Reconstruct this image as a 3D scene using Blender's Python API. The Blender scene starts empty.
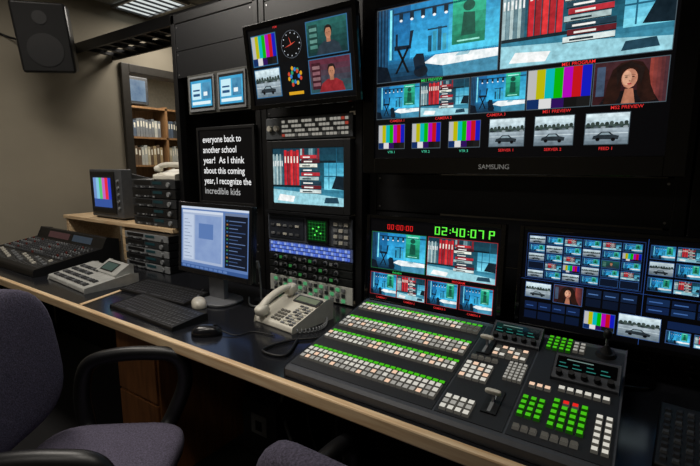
import bpy, math, random
from mathutils import Vector, Matrix, Euler
random.seed(7)
scene=bpy.context.scene
COL=scene.collection
try:
    scene.view_settings.view_transform='Standard'
    scene.view_settings.look='None'
except Exception: pass
R=math.radians
def H(s):
    s=s.lstrip('#'); o=[]
    for i in (0,2,4):
        c=int(s[i:i+2],16)/255; o.append(c/12.92 if c<=.04045 else ((c+.055)/1.055)**2.4)
    return (o[0],o[1],o[2],1)
def lerp(a,b,t):
    a=a.lstrip('#');b=b.lstrip('#')
    return '#'+''.join('%02x'%int(round(int(a[i:i+2],16)*(1-t)+int(b[i:i+2],16)*t)) for i in (0,2,4))
MC={}
def mat(name,hexc,rough=.5,metal=0,noise=.12,scale=30,bump=0,coat=0,hex2=None,stretch=None):
    if name in MC: return MC[name]
    m=bpy.data.materials.new(name); m.use_nodes=True; nt=m.node_tree; b=nt.nodes['Principled BSDF']
    c=H(hexc); tc=nt.nodes.new('ShaderNodeTexCoord'); n=nt.nodes.new('ShaderNodeTexNoise'); n.inputs['Scale'].default_value=scale; n.inputs['Detail'].default_value=4
    if stretch:
        mp=nt.nodes.new('ShaderNodeMapping'); mp.inputs['Scale'].default_value=stretch
        nt.links.new(tc.outputs['Object'],mp.inputs['Vector']); nt.links.new(mp.outputs[0],n.inputs['Vector'])
    else: nt.links.new(tc.outputs['Object'],n.inputs['Vector'])
    r=nt.nodes.new('ShaderNodeValToRGB'); r.color_ramp.elements[0].position=.3; r.color_ramp.elements[1].position=.7
    c2=H(hex2) if hex2 else tuple(min(1,x*(1+noise)) for x in c[:3])+(1,)
    r.color_ramp.elements[0].color=tuple(x*(1-noise) for x in c[:3])+(1,); r.color_ramp.elements[1].color=c2
    nt.links.new(n.outputs[0],r.inputs[0]); nt.links.new(r.outputs[0],b.inputs['Base Color'])
    b.inputs['Roughness'].default_value=rough; b.inputs['Metallic'].default_value=metal
    if coat: b.inputs['Coat Weight'].default_value=coat
    if bump:
        bp=nt.nodes.new('ShaderNodeBump'); bp.inputs['Strength'].default_value=bump; bp.inputs['Distance'].default_value=.002
        nt.links.new(n.outputs[0],bp.inputs['Height']); nt.links.new(bp.outputs[0],b.inputs['Normal'])
    MC[name]=m; return m
PHOTO=[False]
def E(hexc,s=1.0,hex2=None,scale=18):
    ph=PHOTO[0] and hex2 is None
    if PHOTO[0]: s=s*1.18
    k=(hexc,round(s,3),hex2,scale,ph)
    if k in MC: return MC[k]
    m=bpy.data.materials.new('glow_'+hexc.lstrip('#')); m.use_nodes=True; nt=m.node_tree; b=nt.nodes['Principled BSDF']
    b.inputs['Base Color'].default_value=(.004,.004,.004,1); b.inputs['Roughness'].default_value=.3; b.inputs['Specular IOR Level'].default_value=.3
    b.inputs['Emission Strength'].default_value=s; b.inputs['Emission Color'].default_value=H(hexc)
    if hex2 or ph:
        if ph:
            c=H(hexc); c1=tuple(x*.6 for x in c[:3])+(1,); c2=tuple(min(1,x*1.4+.004) for x in c[:3])+(1,); sc=45; det=8
        else: c1,c2,sc,det=H(hexc),H(hex2),scale,5
        tc=nt.nodes.new('ShaderNodeTexCoord'); n=nt.nodes.new('ShaderNodeTexNoise'); n.inputs['Scale'].default_value=sc; n.inputs['Detail'].default_value=det; n.inputs['Roughness'].default_value=.6
        nt.links.new(tc.outputs['Object'],n.inputs['Vector'])
        r=nt.nodes.new('ShaderNodeValToRGB'); r.color_ramp.elements[0].position=.25; r.color_ramp.elements[1].position=.75
        r.color_ramp.elements[0].color=c1; r.color_ramp.elements[1].color=c2
        nt.links.new(n.outputs[0],r.inputs[0]); nt.links.new(r.outputs[0],b.inputs['Emission Color'])
    MC[k]=m; return m
def photo(f):
    def g(*a,**k):
        PHOTO[0]=True
        try: return f(*a,**k)
        finally: PHOTO[0]=False
    return g

# ---------- mesh builder
class MB:
    def __init__(s): s.v=[];s.f=[];s.m=[];s.sm=[];s.mats=[];s.M=Matrix.Identity(4)
    def mi(s,m):
        if m not in s.mats: s.mats.append(m)
        return s.mats.index(m)
    def add(s,vs,fs,m,smooth=False):
        b=len(s.v); i=s.mi(m)
        s.v+= [tuple(s.M@Vector(p)) for p in vs]
        for f in fs: s.f.append([b+k for k in f]); s.m.append(i); s.sm.append(smooth)
    def box(s,x0,y0,z0,x1,y1,z1,m):
        if x0>x1:x0,x1=x1,x0
        if y0>y1:y0,y1=y1,y0
        if z0>z1:z0,z1=z1,z0
        s.add([(x0,y0,z0),(x1,y0,z0),(x1,y1,z0),(x0,y1,z0),(x0,y0,z1),(x1,y0,z1),(x1,y1,z1),(x0,y1,z1)],
              [(0,3,2,1),(4,5,6,7),(0,1,5,4),(1,2,6,5),(2,3,7,6),(3,0,4,7)],m)
    def key(s,c,d,h,m,t=.72,side=None):
        x,y,z=c;a,b=d[0]/2,d[1]/2
        vs=[(x-a,y-b,z),(x+a,y-b,z),(x+a,y+b,z),(x-a,y+b,z),(x-a*t,y-b*t,z+h),(x+a*t,y-b*t,z+h),(x+a*t,y+b*t,z+h),(x-a*t,y+b*t,z+h)]
        sides=[(0,1,5,4),(1,2,6,5),(2,3,7,6),(3,0,4,7)]
        if side is None: s.add(vs,[(4,5,6,7)]+sides,m)
        else:
            b0=len(s.v); s.add(vs,sides,side); i=s.mi(m); s.f.append([b0+4,b0+5,b0+6,b0+7]); s.m.append(i); s.sm.append(False)
    def prism(s,prof,x0,x1,m):
        n=len(prof); vs=[(x0,p[0],p[1]) for p in prof]+[(x1,p[0],p[1]) for p in prof]
        fs=[tuple(range(n)),tuple(range(2*n-1,n-1,-1))]+[(i,(i+1)%n,n+(i+1)%n,n+i) for i in range(n)]
        s.add(vs,[tuple(reversed(f)) for f in fs],m)
    def cyl(s,p,r,h,m,axis='z',seg=16,r2=None):
        r2=r if r2 is None else r2
        vs=[]
        for k,rr in ((0,r),(h,r2)):
            for i in range(seg):
                a=2*math.pi*i/seg; c,d=rr*math.cos(a),rr*math.sin(a)
                q={'z':(c,d,k),'y':(d,k,c),'x':(k,c,d)}[axis]
                vs.append((p[0]+q[0],p[1]+q[1],p[2]+q[2]))
        s.add(vs,[(i,(i+1)%seg,seg+(i+1)%seg,seg+i) for i in range(seg)],m,True)
        s.add(vs,[tuple(range(seg-1,-1,-1)),tuple(range(seg,2*seg))],m)
    def tube(s,pts,r,m,seg=10,closed=False,sub=6,ry=None):
        P=[Vector(p) for p in pts]; n=len(P); Q=[]
        if sub>1:
            rng=n if closed else n-1
            for i in range(rng):
                g=lambda k:(P[k%n] if closed else P[max(0,min(n-1,k))])
                a,b,c,d=g(i-1),g(i),g(i+1),g(i+2)
                for j in range(sub):
                    t=j/sub
                    Q.append(.5*((2*b)+(-a+c)*t+(2*a-5*b+4*c-d)*t*t+(-a+3*b-3*c+d)*t**3))
            if not closed: Q.append(P[-1])
        else: Q=P
        N=len(Q); vs=[]; up=None
        for i in range(N):
            if closed: t=(Q[(i+1)%N]-Q[i-1])
            else: t=Q[min(N-1,i+1)]-Q[max(0,i-1)]
            t.normalize()
            if up is None:
                up=Vector((0,0,1)) if abs(t.z)<.9 else Vector((1,0,0))
            sx=t.cross(up).normalized(); up=sx.cross(t).normalized()
            for k in range(seg):
                a=2*math.pi*k/seg; vs.append(tuple(Q[i]+sx*math.cos(a)*r+up*math.sin(a)*(ry or r)))
        fs=[]
        for i in range(N if closed else N-1):
            for k in range(seg):
                a=i*seg+k;b=i*seg+(k+1)%seg; c=((i+1)%N)*seg+(k+1)%seg; d=((i+1)%N)*seg+k
                fs.append((a,b,c,d))
        s.add(vs,fs,m,True)
        if not closed: s.add(vs,[tuple(range(seg-1,-1,-1)),tuple(range((N-1)*seg,N*seg))],m)
    def sup(s,c,r,m,e1=.5,e2=.4,nu=20,nv=12):
        f=lambda w,e:(1 if w>=0 else -1)*abs(w)**e
        vs=[];fs=[]
        for j in range(nv+1):
            a=-math.pi/2+math.pi*j/nv
            for i in range(nu):
                w=2*math.pi*i/nu
                ca=f(math.cos(a),e1) if 0<j<nv else 0
                vs.append((c[0]+r[0]*ca*f(math.cos(w),e2),c[1]+r[1]*ca*f(math.sin(w),e2),c[2]+r[2]*f(math.sin(a),e1)))
        for j in range(nv):
            for i in range(nu): fs.append((j*nu+i,j*nu+(i+1)%nu,(j+1)*nu+(i+1)%nu,(j+1)*nu+i))
        s.add(vs,fs,m,True)
def mkobj(name,mb,parent=None,loc=(0,0,0),rot=(0,0,0),bevel=0):
    me=bpy.data.meshes.new(name)
    if isinstance(mb,MB):
        me.from_pydata(mb.v,[],mb.f)
        for m in mb.mats: me.materials.append(m)
        me.polygons.foreach_set('material_index',mb.m); me.polygons.foreach_set('use_smooth',mb.sm); me.update()
    else: me=mb
    o=bpy.data.objects.new(name,me); COL.objects.link(o)
    o.location=loc; o.rotation_euler=rot
    if parent: o.parent=parent
    if bevel:
        b=o.modifiers.new('bevel','BEVEL'); b.width=bevel; b.segments=2; b.limit_method='ANGLE'; b.angle_limit=R(50)
    return o
def thing(name,label,cat,loc=(0,0,0),rot=(0,0,0),group=None,mb=None,bevel=0):
    if mb is None:
        o=bpy.data.objects.new(name,None); COL.objects.link(o); o.empty_display_size=.05
        o.location=loc;o.rotation_euler=rot
    else: o=mkobj(name,mb,None,loc,rot,bevel)
    o['label']=label; o['category']=cat
    if group:o['group']=group
    return o
def structure(name,mb,**k):
    o=mkobj(name,mb,**k); o['kind']='structure'; return o
TC={}
def textdata(body,off=.004):
    if (body,off) in TC: return TC[(body,off)]
    c=bpy.data.curves.new('t','FONT'); c.body=body; c.size=1; c.resolution_u=3; c.offset=off
    o=bpy.data.objects.new('t',c); COL.objects.link(o); bpy.context.view_layer.update()
    dg=bpy.context.evaluated_depsgraph_get(); me=bpy.data.meshes.new_from_object(o.evaluated_get(dg))
    vs=[tuple(v.co) for v in me.vertices]; fs=[tuple(p.vertices) for p in me.polygons]
    bpy.data.objects.remove(o); bpy.data.curves.remove(c); bpy.data.meshes.remove(me)
    w=max([v[0] for v in vs] or [1]); TC[(body,off)]=(vs,fs,w); return TC[(body,off)]
def put_text(mb,body,x,z,h,m,y=0,width=None,align='l',off=.004):
    vs,fs,w=textdata(body,off); sx=h/.7 if width is None else width/w; sz=h/.7
    o={'l':0,'c':-w*sx/2,'r':-w*sx}[align]
    mb.add([(x+o+a*sx,y,z+b*sz) for a,b,_ in vs],fs,m)
# ---------- screen drawing. frame: x right, z up, viewer on -y, origin bottom centre
class Scr:
    def __init__(s,w,h,mb=None,ox=None,oz=0,lev=0):
        s.w=w;s.h=h;s.mb=mb or MB();s.ox=-w/2 if ox is None else ox;s.oz=oz;s.lev=lev
    def X(s,u):return s.ox+u*s.w
    def Z(s,v):return s.oz+v*s.h
    def Y(s,l):return -(s.lev+l)*.0003
    def rect(s,u0,v0,u1,v1,m,l=1):
        y=s.Y(l); s.mb.add([(s.X(u0),y,s.Z(v0)),(s.X(u1),y,s.Z(v0)),(s.X(u1),y,s.Z(v1)),(s.X(u0),y,s.Z(v1))],[(0,1,2,3)],m)
    def grad(s,u0,v0,u1,v1,a,b,k=1,n=8,l=1,vert=True):
        for i in range(n):
            c=E(lerp(a,b,(i+.5)/n),k)
            if vert: s.rect(u0,v0+(v1-v0)*i/n,u1,v0+(v1-v0)*(i+1)/n,c,l)
            else: s.rect(u0+(u1-u0)*i/n,v0,u0+(u1-u0)*(i+1)/n,v1,c,l)
    def poly(s,pts,m,l=1):
        y=s.Y(l); s.mb.add([(s.X(u),y,s.Z(v)) for u,v in pts],[tuple(range(len(pts)))],m)
    def ell(s,u,v,ru,rv,m,l=1,n=20):
        s.poly([(u+ru*math.cos(2*math.pi*i/n),v+rv*math.sin(2*math.pi*i/n)) for i in range(n)],m,l)
    def text(s,b,u,v,h,m,l=3,width=None,align='c',off=.004):
        put_text(s.mb,b,s.X(u),s.Z(v),h*s.h,m,s.Y(l),None if width is None else width*s.w,align,off)
    def sub(s,u0,v0,u1,v1,l=1): return Scr((u1-u0)*s.w,(v1-v0)*s.h,s.mb,s.X(u0),s.Z(v0),s.lev+l)
    def seg(s,txt,u,v,cw,h,m,l=2):   # seven-segment digits; cw = cell width, h = height
        SG={'0':'abcdef','1':'bc','2':'abged','3':'abgcd','4':'fgbc','5':'afgcd','6':'afgedc','7':'abc','8':'abcdefg','9':'abcdfg','P':'abfge'}
        w=cw*.72; tu=cw*.17; tv=h*.11
        for ch in txt:
            if ch==':':
                for k in (.28,.66): s.rect(u+.08*cw,v+h*k,u+.08*cw+tu,v+h*k+tv,m,l)
                u+=cw*.45; continue
            if ch==' ': u+=cw*.35; continue
            for g in SG[ch]:
                a={'a':(u,v+h-tv,u+w,v+h),'d':(u,v,u+w,v+tv),'g':(u,v+h/2-tv/2,u+w,v+h/2+tv/2),'f':(u,v+h/2,u+tu,v+h),'b':(u+w-tu,v+h/2,u+w,v+h),'e':(u,v,u+tu,v+h/2),'c':(u+w-tu,v,u+w,v+h/2)}[g]
                s.rect(*a,m,l)
            u+=cw
K='#020204'
@photo
def pic_studio(s,k=1):
    s.grad(0,.28,.3,1,'#1f7cb0','#0f5488',k,6,0); s.grad(.3,.28,.62,1,'#38aede','#1a76ac',k,6,0); s.grad(.62,.28,1,1,'#4cc0e0','#1f80ac',k,6,0)
    s.grad(0,0,1,.3,'#072438','#1c6490',k,5,0)
    s.grad(0,.2,.1,1,'#06182a','#123c5a',k,4,1,False)
    for i in range(3): s.rect(.015+i*.03,.22,.028+i*.03,1,E('#1a4a6c',k),2)
    s.rect(.115,.3,.135,.98,E('#7cd8ee',k),1); s.rect(.14,.3,.15,.98,E('#0f4766',k),1)
    s.rect(.15,.9,1,.925,E('#0a2c42',k),2)
    for i in range(5):
        u=.2+i*.095; s.rect(u,.82,u+.035,.91,E('#08202f'),3); s.ell(u+.018,.81,.014,.018,E('#f0fcff',k),4,8)
    for i in range(4): s.rect(.455+i*.04,.34,.485+i*.04,.55+.05*(i%3),E(['#0f4a62','#2f8aa4','#174f68','#3c98ae'][i],k),1)
    s.rect(.45,.62,.61,.64,E('#0c3448',k),2)
    s.grad(.65,.38,.9,1,'#126a50','#2cb890',k,5,2)
    s.ell(.775,.84,.045,.065,E('#0c4c3c',k),3); s.poly([(.72,.48),(.83,.48),(.82,.75),(.735,.77)],E('#0c4c3c',k),3); s.rect(.68,.93,.87,.955,E('#9fe8d8',k),3); s.rect(.69,.41,.86,.43,E('#8fdccb',k),3)
    s.poly([(.17,.1),(.19,.1),(.3,.45),(.28,.46)],E(K),3); s.poly([(.3,.1),(.28,.1),(.18,.44),(.2,.45)],E(K),3); s.poly([(.16,.42),(.31,.42),(.31,.47),(.16,.48)],E('#081826'),3); s.poly([(.29,.46),(.31,.46),(.33,.66),(.3,.66)],E('#0a1c2c'),3); s.rect(.17,.47,.19,.64,E('#0a1c2c'),3)
    s.poly([(.42,.2),(.52,.29),(1,.27),(1,.17),(.58,.14)],E('#dcf2f6',k),3); s.poly([(.42,.2),(.58,.14),(.59,0),(.46,.02)],E('#1c5c7c',k),3); s.poly([(.58,.14),(1,.17),(1,0),(.59,0)],E('#3f83a0',k),3)
    s.ell(.4,.1,.06,.08,E('#071420'),4); s.poly([(.35,.12),(.33,.28),(.36,.34),(.42,.33),(.44,.16)],E('#0a1a28'),4)
    s.poly([(.68,.24),(.78,.24),(.8,.28),(.71,.28)],E('#8fb8c4',k),4); s.poly([(0,.0),(.14,0),(.1,.2),(0,.24)],E('#04101c'),3)
@photo
def pic_books(s,k=1):
    s.grad(0,.3,1,1,'#1a5a6c','#0f3444',k,6,0); s.grad(0,0,1,.3,'#4a98b0','#2a6c84',k,4,0)
    rg=random.Random(9)
    s.rect(0,.3,.64,.34,E('#081c24'),3)
    u=.0
    for i in range(6):
        w=.026; s.rect(u,.34,u+w-.003,.9-.03*(i%2),E(['#8fa8ac','#6c8a92','#a8bcbc','#5a7880','#90a8a8','#3c5c68'][i],k),2); s.rect(u+.006,.68,u+w-.009,.78,E('#e0e6e0',k),3); u+=w
    for i,c in enumerate(['#b81c28','#8c1620','#cc2c30','#a01c26','#c0242c']):
        u=.17+i*.045; s.rect(u,.34,u+.041,.97-.02*(i%2),E(c,k),2); s.rect(u+.012,.74,u+.028,.86,E('#e4dcd0',k),3); s.rect(u,.34,u+.006,.97-.02*(i%2),E(lerp(c,'#000000',.5),k),3)
    for i in range(9):
        u=.41+i*.03; s.rect(u,.78,u+.027,.99,E(rg.choice(['#2c5460','#6c8c94','#183844','#90a8aa','#7c2028']),k),1)
    s.rect(.4,.74,.9,.78,E('#081c24'),2)
    for i,(c,w) in enumerate([('#c8d4d2',.3),('#5c1820',.28),('#1d3644',.29),('#9cb0b0',.27),('#a42630',.26),('#22404e',.27),('#d4d8cc',.25),('#481820',.26),('#b02c34',.23)]):
        u=.4+.012*((i*5)%3); v=.2+i*.076; s.rect(u,v,u+w,v+.07,E(c,k),4); s.rect(u+.04,v+.022,u+w*.6,v+.044,E('#f0ecdc' if i%3 else '#10242c',k),5); s.rect(u,v,u+w,v+.01,E('#051014'),5)
    s.grad(.74,.28,1,.74,'#7cd0e4','#2f88a8',k,5,1); s.rect(.8,.3,.81,.74,E('#1c5870',k),2); s.rect(.9,.3,.908,.98,E('#1c5870',k),2); s.rect(.74,.5,1,.52,E('#1c5870',k),2)
    s.poly([(.84,.3),(1,.28),(1,.5),(.9,.52)],E('#0a1c26'),3)
    s.poly([(0,0),(1,0),(1,.14),(.6,.2),(.0,.26)],E('#8cc0cc',k),3)
    s.poly([(.06,.05),(.3,.03),(.33,.14),(.1,.17)],E('#eef6f4',k),4); s.poly([(.74,.04),(.94,.05),(.92,.15),(.76,.14)],E('#1c3c4c',k),4)
def pic_bars(s,k=1):
    for i,c in enumerate(['#b8b8b8','#b8b400','#00b4b8','#00b000','#b000b4','#c01018','#1018b8']): s.rect(i/7,.25,(i+1)/7,1,E(c,k),1)
    for i,c in enumerate(['#0a2a60','#d8d8d8','#2c0a58','#101010','#181818']): s.rect(i/5,0,(i+1)/5,.25,E(c,k),1)
@photo
def pic_road(s,k=1):
    s.grad(0,0,1,.55,'#5f6e78','#9caab2',k,5,0); s.grad(0,.55,1,1,'#9fb4be','#c8dade',k,4,0); s.rect(0,.52,1,.64,E('#33423e',k),1)
    for i in range(9): s.ell(.06+i*.11,.64+.02*(i%3),.05,.07,E(['#24302c','#3c4a46'][i%2],k),1,9)
    s.rect(0,.34,1,.36,E('#b8c4c8',k),1)
    for i in range(6): s.ell(.08+i*.17,.55,.06,.035,E(['#1c242a','#4a555c','#8a959a'][i%3],k),2,10)
    s.poly([(.18,.16),(.78,.14),(.8,.26),(.66,.3),(.58,.4),(.38,.4),(.3,.3),(.2,.27)],E('#20292f',k),3); s.poly([(.34,.3),(.4,.37),(.55,.37),(.61,.3)],E('#7a8c94',k),4); s.ell(.31,.15,.05,.06,E(K),4,12); s.ell(.67,.14,.05,.06,E(K),4,12)
@photo
def pic_face(s,k=1):
    s.grad(0,0,1,1,'#2a0e12','#3c2024',k,5,0); s.grad(.76,0,1,1,'#8c3a30','#3a2028',k,5,1,False); s.rect(.04,.2,.16,.9,E('#3a4a60',k),1)
    s.poly([(.1,0),(.92,0),(.84,.2),(.6,.3),(.36,.3),(.18,.2)],E('#0e090c'),3); s.poly([(.41,0),(.6,0),(.56,.34),(.45,.34)],E('#a06850',k),5)
    s.poly([(.16,.02),(.2,.5),(.26,.8),(.37,.95),(.52,.99),(.66,.93),(.75,.72),(.79,.4),(.88,.05),(.7,.0),(.62,.2),(.6,.5),(.4,.5),(.38,.18),(.32,0)],E('#160c0a',k,'#2e1812',40),4)
    s.ell(.5,.58,.11,.22,E('#b07860',k),6); s.poly([(.41,.5),(.43,.4),(.5,.34),(.57,.4),(.59,.5)],E('#b07860',k),6); s.ell(.465,.59,.065,.17,E('#cc9a7e',k),7)
    s.poly([(.34,.4),(.38,.62),(.4,.78),(.48,.84),(.6,.8),(.62,.64),(.66,.4),(.7,.8),(.5,.97),(.31,.85)],E('#180d0a'),8)
    for u in (.455,.55): s.ell(u,.61,.02,.013,E('#160a08'),8,10); s.rect(u-.027,.645,u+.027,.655,E('#2a1610'),8)
    s.ell(.503,.45,.032,.016,E('#982c34',k),8,10); s.ell(.505,.52,.011,.02,E('#a06850',k),8,8)
@photo
def pic_person(s,k=1,bg='#1d5a50',bg2='#0e2f36',shirt='#23303a'):
    s.grad(0,0,1,1,bg2,bg,k,6,0); s.rect(.05,.1,.28,.9,E(lerp(bg,'#000000',.4),k),1)
    for i in range(4): s.rect(.07,.2+i*.17,.26,.3+i*.17,E(lerp(bg,'#c0d0c0',.25+.1*(i%2)),k),2)
    s.poly([(.22,0),(.86,0),(.8,.26),(.66,.38),(.44,.38),(.3,.26)],E(shirt,k),2); s.rect(.5,.34,.6,.48,E('#98684e',k),3)
    s.ell(.55,.6,.075,.165,E('#a87458',k),4); s.ell(.55,.68,.095,.15,E('#170f0c',k),3); s.poly([(.46,.66),(.48,.8),(.62,.8),(.64,.66),(.6,.74),(.5,.74)],E('#170f0c',k),5)
    for u in (.525,.575): s.ell(u,.61,.01,.01,E(K),5,8)
def pic_clock(s):
    s.rect(0,0,1,1,E('#050507'),0)
    for i in range(60):
        a=2*math.pi*i/60; s.ell(.5+.42*math.cos(a),.5+.42*math.sin(a),.009,.011,E('#8a94a0'),1,6)
    for i in range(12):
        a=2*math.pi*i/12; s.ell(.5+.35*math.cos(a),.5+.35*math.sin(a),.02,.022,E('#c8d0d8'),1,6)
    for a,r in ((R(20),.2),(R(195),.3),(R(110),.28)): s.poly([(.5+.02*math.cos(a+1.57),.5+.02*math.sin(a+1.57)),(.5+r*math.cos(a),.5+r*math.sin(a)),(.5-.02*math.cos(a+1.57),.5-.02*math.sin(a+1.57))],E('#d04a38'),2)
def tag(s,u,v,t,c='#e03030',h=.03): s.text(t,u,v,h,E(c,1),9)

# ---------- materials
RK=mat('rack_black_paint','#0d0d0f',.42,0,.2,60)
PB=mat('panel_black','#121316',.45,0,.2,80)
PG=mat('panel_dark_grey','#2b2d30',.5,0,.12,60)
PL=mat('panel_light_grey','#85888a',.5,0,.08,60)
PW=mat('beige_plastic','#dcd8ca',.42,0,.05,40)
GB=mat('gloss_black_plastic','#050506',.12,0,.1,20,coat=.5)
MB_=mat('matt_black_plastic','#0b0b0d',.5,0,.2,90)
CH=mat('brushed_metal','#a8a8aa',.3,.85,.1,40,stretch=(1,30,30))
WD=mat('light_maple_wood','#dcb688',.34,0,.1,6,hex2='#f2d8b0',stretch=(1,14,14))
WDD=mat('orange_oak_veneer','#8c5a30',.5,0,.15,6,hex2='#a56b3c',stretch=(8,8,1))
WDS=mat('warm_oak_veneer','#7c5a38',.6,0,.15,6,hex2='#95704a',stretch=(8,8,1))
WALL=mat('painted_plaster_wall','#98907f',.85,0,.04,5,bump=.05)
CEIL=mat('acoustic_ceiling_tile','#a3a29c',.9,0,.1,90,bump=.3)
FLR=mat('dark_carpet_tile','#131214',.95,0,.35,250,bump=.6)
DESK=mat('black_laminate','#1b1c20',.17,0,.2,140)
FAB=mat('woven_grey_purple_fabric','#534e60',.95,0,.5,230,bump=1.0)
KEYW=E('#e6e2d6',.8); KEYW2=E('#c4c1b8',.62); KEYP=E('#f6ceb0',.95); KEYG=E('#52e00c',.66); KEYR=E('#f02018',.9); KEYD=mat('unlit_key','#77756e',.5)
KSIDE=E('#77736a',.3); KGS=E('#1c5a08',.4)
KEYG2=mat('grey_key','#55575a',.5)

# ================= ROOM
def room():
    m=MB(); m.box(-4,-2.3,-.1,2.4,3.6,0,FLR); structure('floor',m)
    m=MB(); m.box(-4,-2.3,2.7,2.4,3.6,2.8,CEIL)
    structure('ceiling',m)
    m=MB(); m.box(-4,-2.3,0,-3.9,2.25,2.7,WALL); m.box(-4,3.15,0,-3.9,3.6,2.7,WALL); m.box(-4,2.25,2.2,-3.9,3.15,2.7,WALL); structure('wall_left',m)
    m=MB(); m.box(-3.9,3.5,0,2.4,3.6,2.7,WALL); structure('wall_back',m)
    m=MB(); m.box(2.3,-2.3,0,2.4,3.5,2.7,WALL); structure('wall_right',m)
    m=MB(); m.box(-3.9,-2.4,0,2.4,-2.3,2.7,WALL); structure('wall_front',m)
    DF=mat('grey_steel_frame','#45423d',.4,.2)
    m=MB(); m.box(-4.02,2.19,0,-3.86,2.26,2.24,DF); m.box(-4.02,3.14,0,-3.86,3.21,2.24,DF); m.box(-4.02,2.26,2.17,-3.86,3.14,2.24,DF); structure('door_1',m,bevel=.004)
    m=MB(); m.box(-3.9,-2.3,0,-3.885,2.18,.09,MB_); structure('baseboard_left',m)
    G=mat('ceiling_grid_metal','#b9b8b2',.5)
    m=MB()
    for x in [-3.3,-2.1,-.9,.3,1.5]: m.box(x-.012,-2.3,2.69,x+.012,3.5,2.7,G)
    for y in [-1.8,-1.2,-.6,0,.6,1.2,1.8,2.4,3.0]: m.box(-3.9,y-.012,2.69,2.3,y+.012,2.7,G)
    structure('trim_1',m)
    W2=mat('warm_white_wall','#b9b3a4',.85)
    m=MB(); m.box(-6.6,1.4,-.1,-4.0,5.2,0,FLR); structure('floor_store',m)
    m=MB(); m.box(-6.6,1.4,2.7,-4.0,5.2,2.8,CEIL); structure('ceiling_store',m)
    m=MB(); m.box(-6.7,1.4,0,-6.6,5.2,2.7,W2); structure('wall_store_end',m)
    m=MB(); m.box(-6.6,1.3,0,-4.0,1.4,2.7,W2); structure('wall_store_near',m)
    m=MB(); m.box(-6.6,5.2,0,-4.0,5.3,2.7,W2); structure('wall_store_far',m)
    m=MB(); m.box(-4.0,3.6,0,-3.9,5.2,2.7,W2); structure('wall_store_side',m)
room()
def store():
    bx,y0,y1=-5.45,2.7,4.6
    t=thing('bookcase','tall oak bookcase holding tape boxes and binders in the next room','bookcase',(bx,(y0+y1)/2,0))
    L=y1-y0; m=MB()
    for y in (-L/2,0,L/2-.03): m.box(-.3,y,0,0,y+.03,2.12,WDS)
    m.box(-.3,-L/2,0,-.28,L/2,2.12,WDS); mkobj('carcass',m,t)
    for z in (.1,.5,.95,1.36,1.72,2.10):
        m=MB(); m.box(-.28,-L/2+.03,z-.025,.0,L/2-.03,z,WDS); mkobj('shelf',m,t)
    TB=[mat('tape_box_white','#a9aca8'),mat('tape_box_grey','#70757a'),mat('tape_box_blue','#4d5b6e'),mat('tape_box_dark','#33363a')]
    BB=[mat('binder_tan','#9d8a68'),mat('binder_brown','#5b4b3c'),mat('binder_cream','#b0a890')]
    random.seed(3)
    for zi,z in enumerate((1.36,1.72,.95)):
        y=-L/2+.05
        while y<L/2-.12:
            w=random.uniform(.03,.05)
            if abs(y)<.04+w: y=.05
            h=random.uniform(.22,.26) if zi!=1 else random.uniform(.2,.24)
            mm=random.choice(TB if zi==1 else BB+TB[:1])
            m=MB(); m.box(-.2,0,0,0,w-.004,h,mm); m.box(0,.25*w,h*.55,.001,.7*w,h*.85,PW)
            thing('tape_box' if zi==1 else 'binder','video tape box with paper spine label standing on the bookcase' if zi==1 else 'upright binder with paper spine label standing on the bookcase','box' if zi==1 else 'binder',(bx-.03,(y0+y1)/2+y,z),group='tape boxes in the bookcase' if zi==1 else 'binders in the bookcase',mb=m)
            y+=w
    t2=thing('television','small grey television standing on top of the bookcase','television',(-5.6,3.2,2.12))
    m=MB(); m.box(-.13,-.24,0,.13,.24,.34,PG); mkobj('housing',m,t2,bevel=.01)
    m=MB(); m.box(.13,-.2,.04,.134,.2,.3,E('#4c6f96',.7,'#9fb8cc',6)); mkobj('screen',m,t2)
store()

def tray():
    t=thing('cable_tray','black steel ladder cable tray spanning from wall to rack','cable tray',(-3.05,1.84,2.28))
    m=MB(); m.box(-.84,-.01,-.035,.9,.01,.035,RK); mkobj('side_rail',m,t)
    m=MB(); m.box(-.84,.29,-.035,.9,.31,.035,RK); mkobj('side_rail',m,t)
    for i in range(11):
        m=MB(); m.box(-.78+i*.16,.01,-.015,-.75+i*.16,.29,.01,RK); mkobj('rung',m,t)
    m=MB()
    for k in range(5): m.tube([(-.84,.06+k*.04,.03),(-.3,.05+k*.045,.035),(.3,.07+k*.04,.03),(.9,.06+k*.04,.03)],.012,MB_,8)
    o=mkobj('cable_bundle',m,t); o['kind']='stuff'
tray()
def clight(loc,nm):
    t=thing('ceiling_light',nm,'light',loc)
    m=MB(); m.box(-.3,-.15,-.02,-.28,.15,.0,CH); m.box(.28,-.15,-.02,.3,.15,0,CH); m.box(-.3,-.17,-.02,.3,-.15,0,CH); m.box(-.3,.15,-.02,.3,.17,0,CH); mkobj('frame',m,t)
    m=MB(); m.box(-.28,-.15,-.004,.28,.15,-.002,E('#dfe6e4',.9)); mkobj('diffuser',m,t)
    m=MB()
    for i in range(7): m.box(-.28+i*.09,-.15,-.02,-.275+i*.09,.15,-.005,PG)
    o=mkobj('louvre',m,t); o['kind']='stuff'
clight((-3.58,2.32,2.69),'recessed fluorescent ceiling light with louvre above the door')

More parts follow.
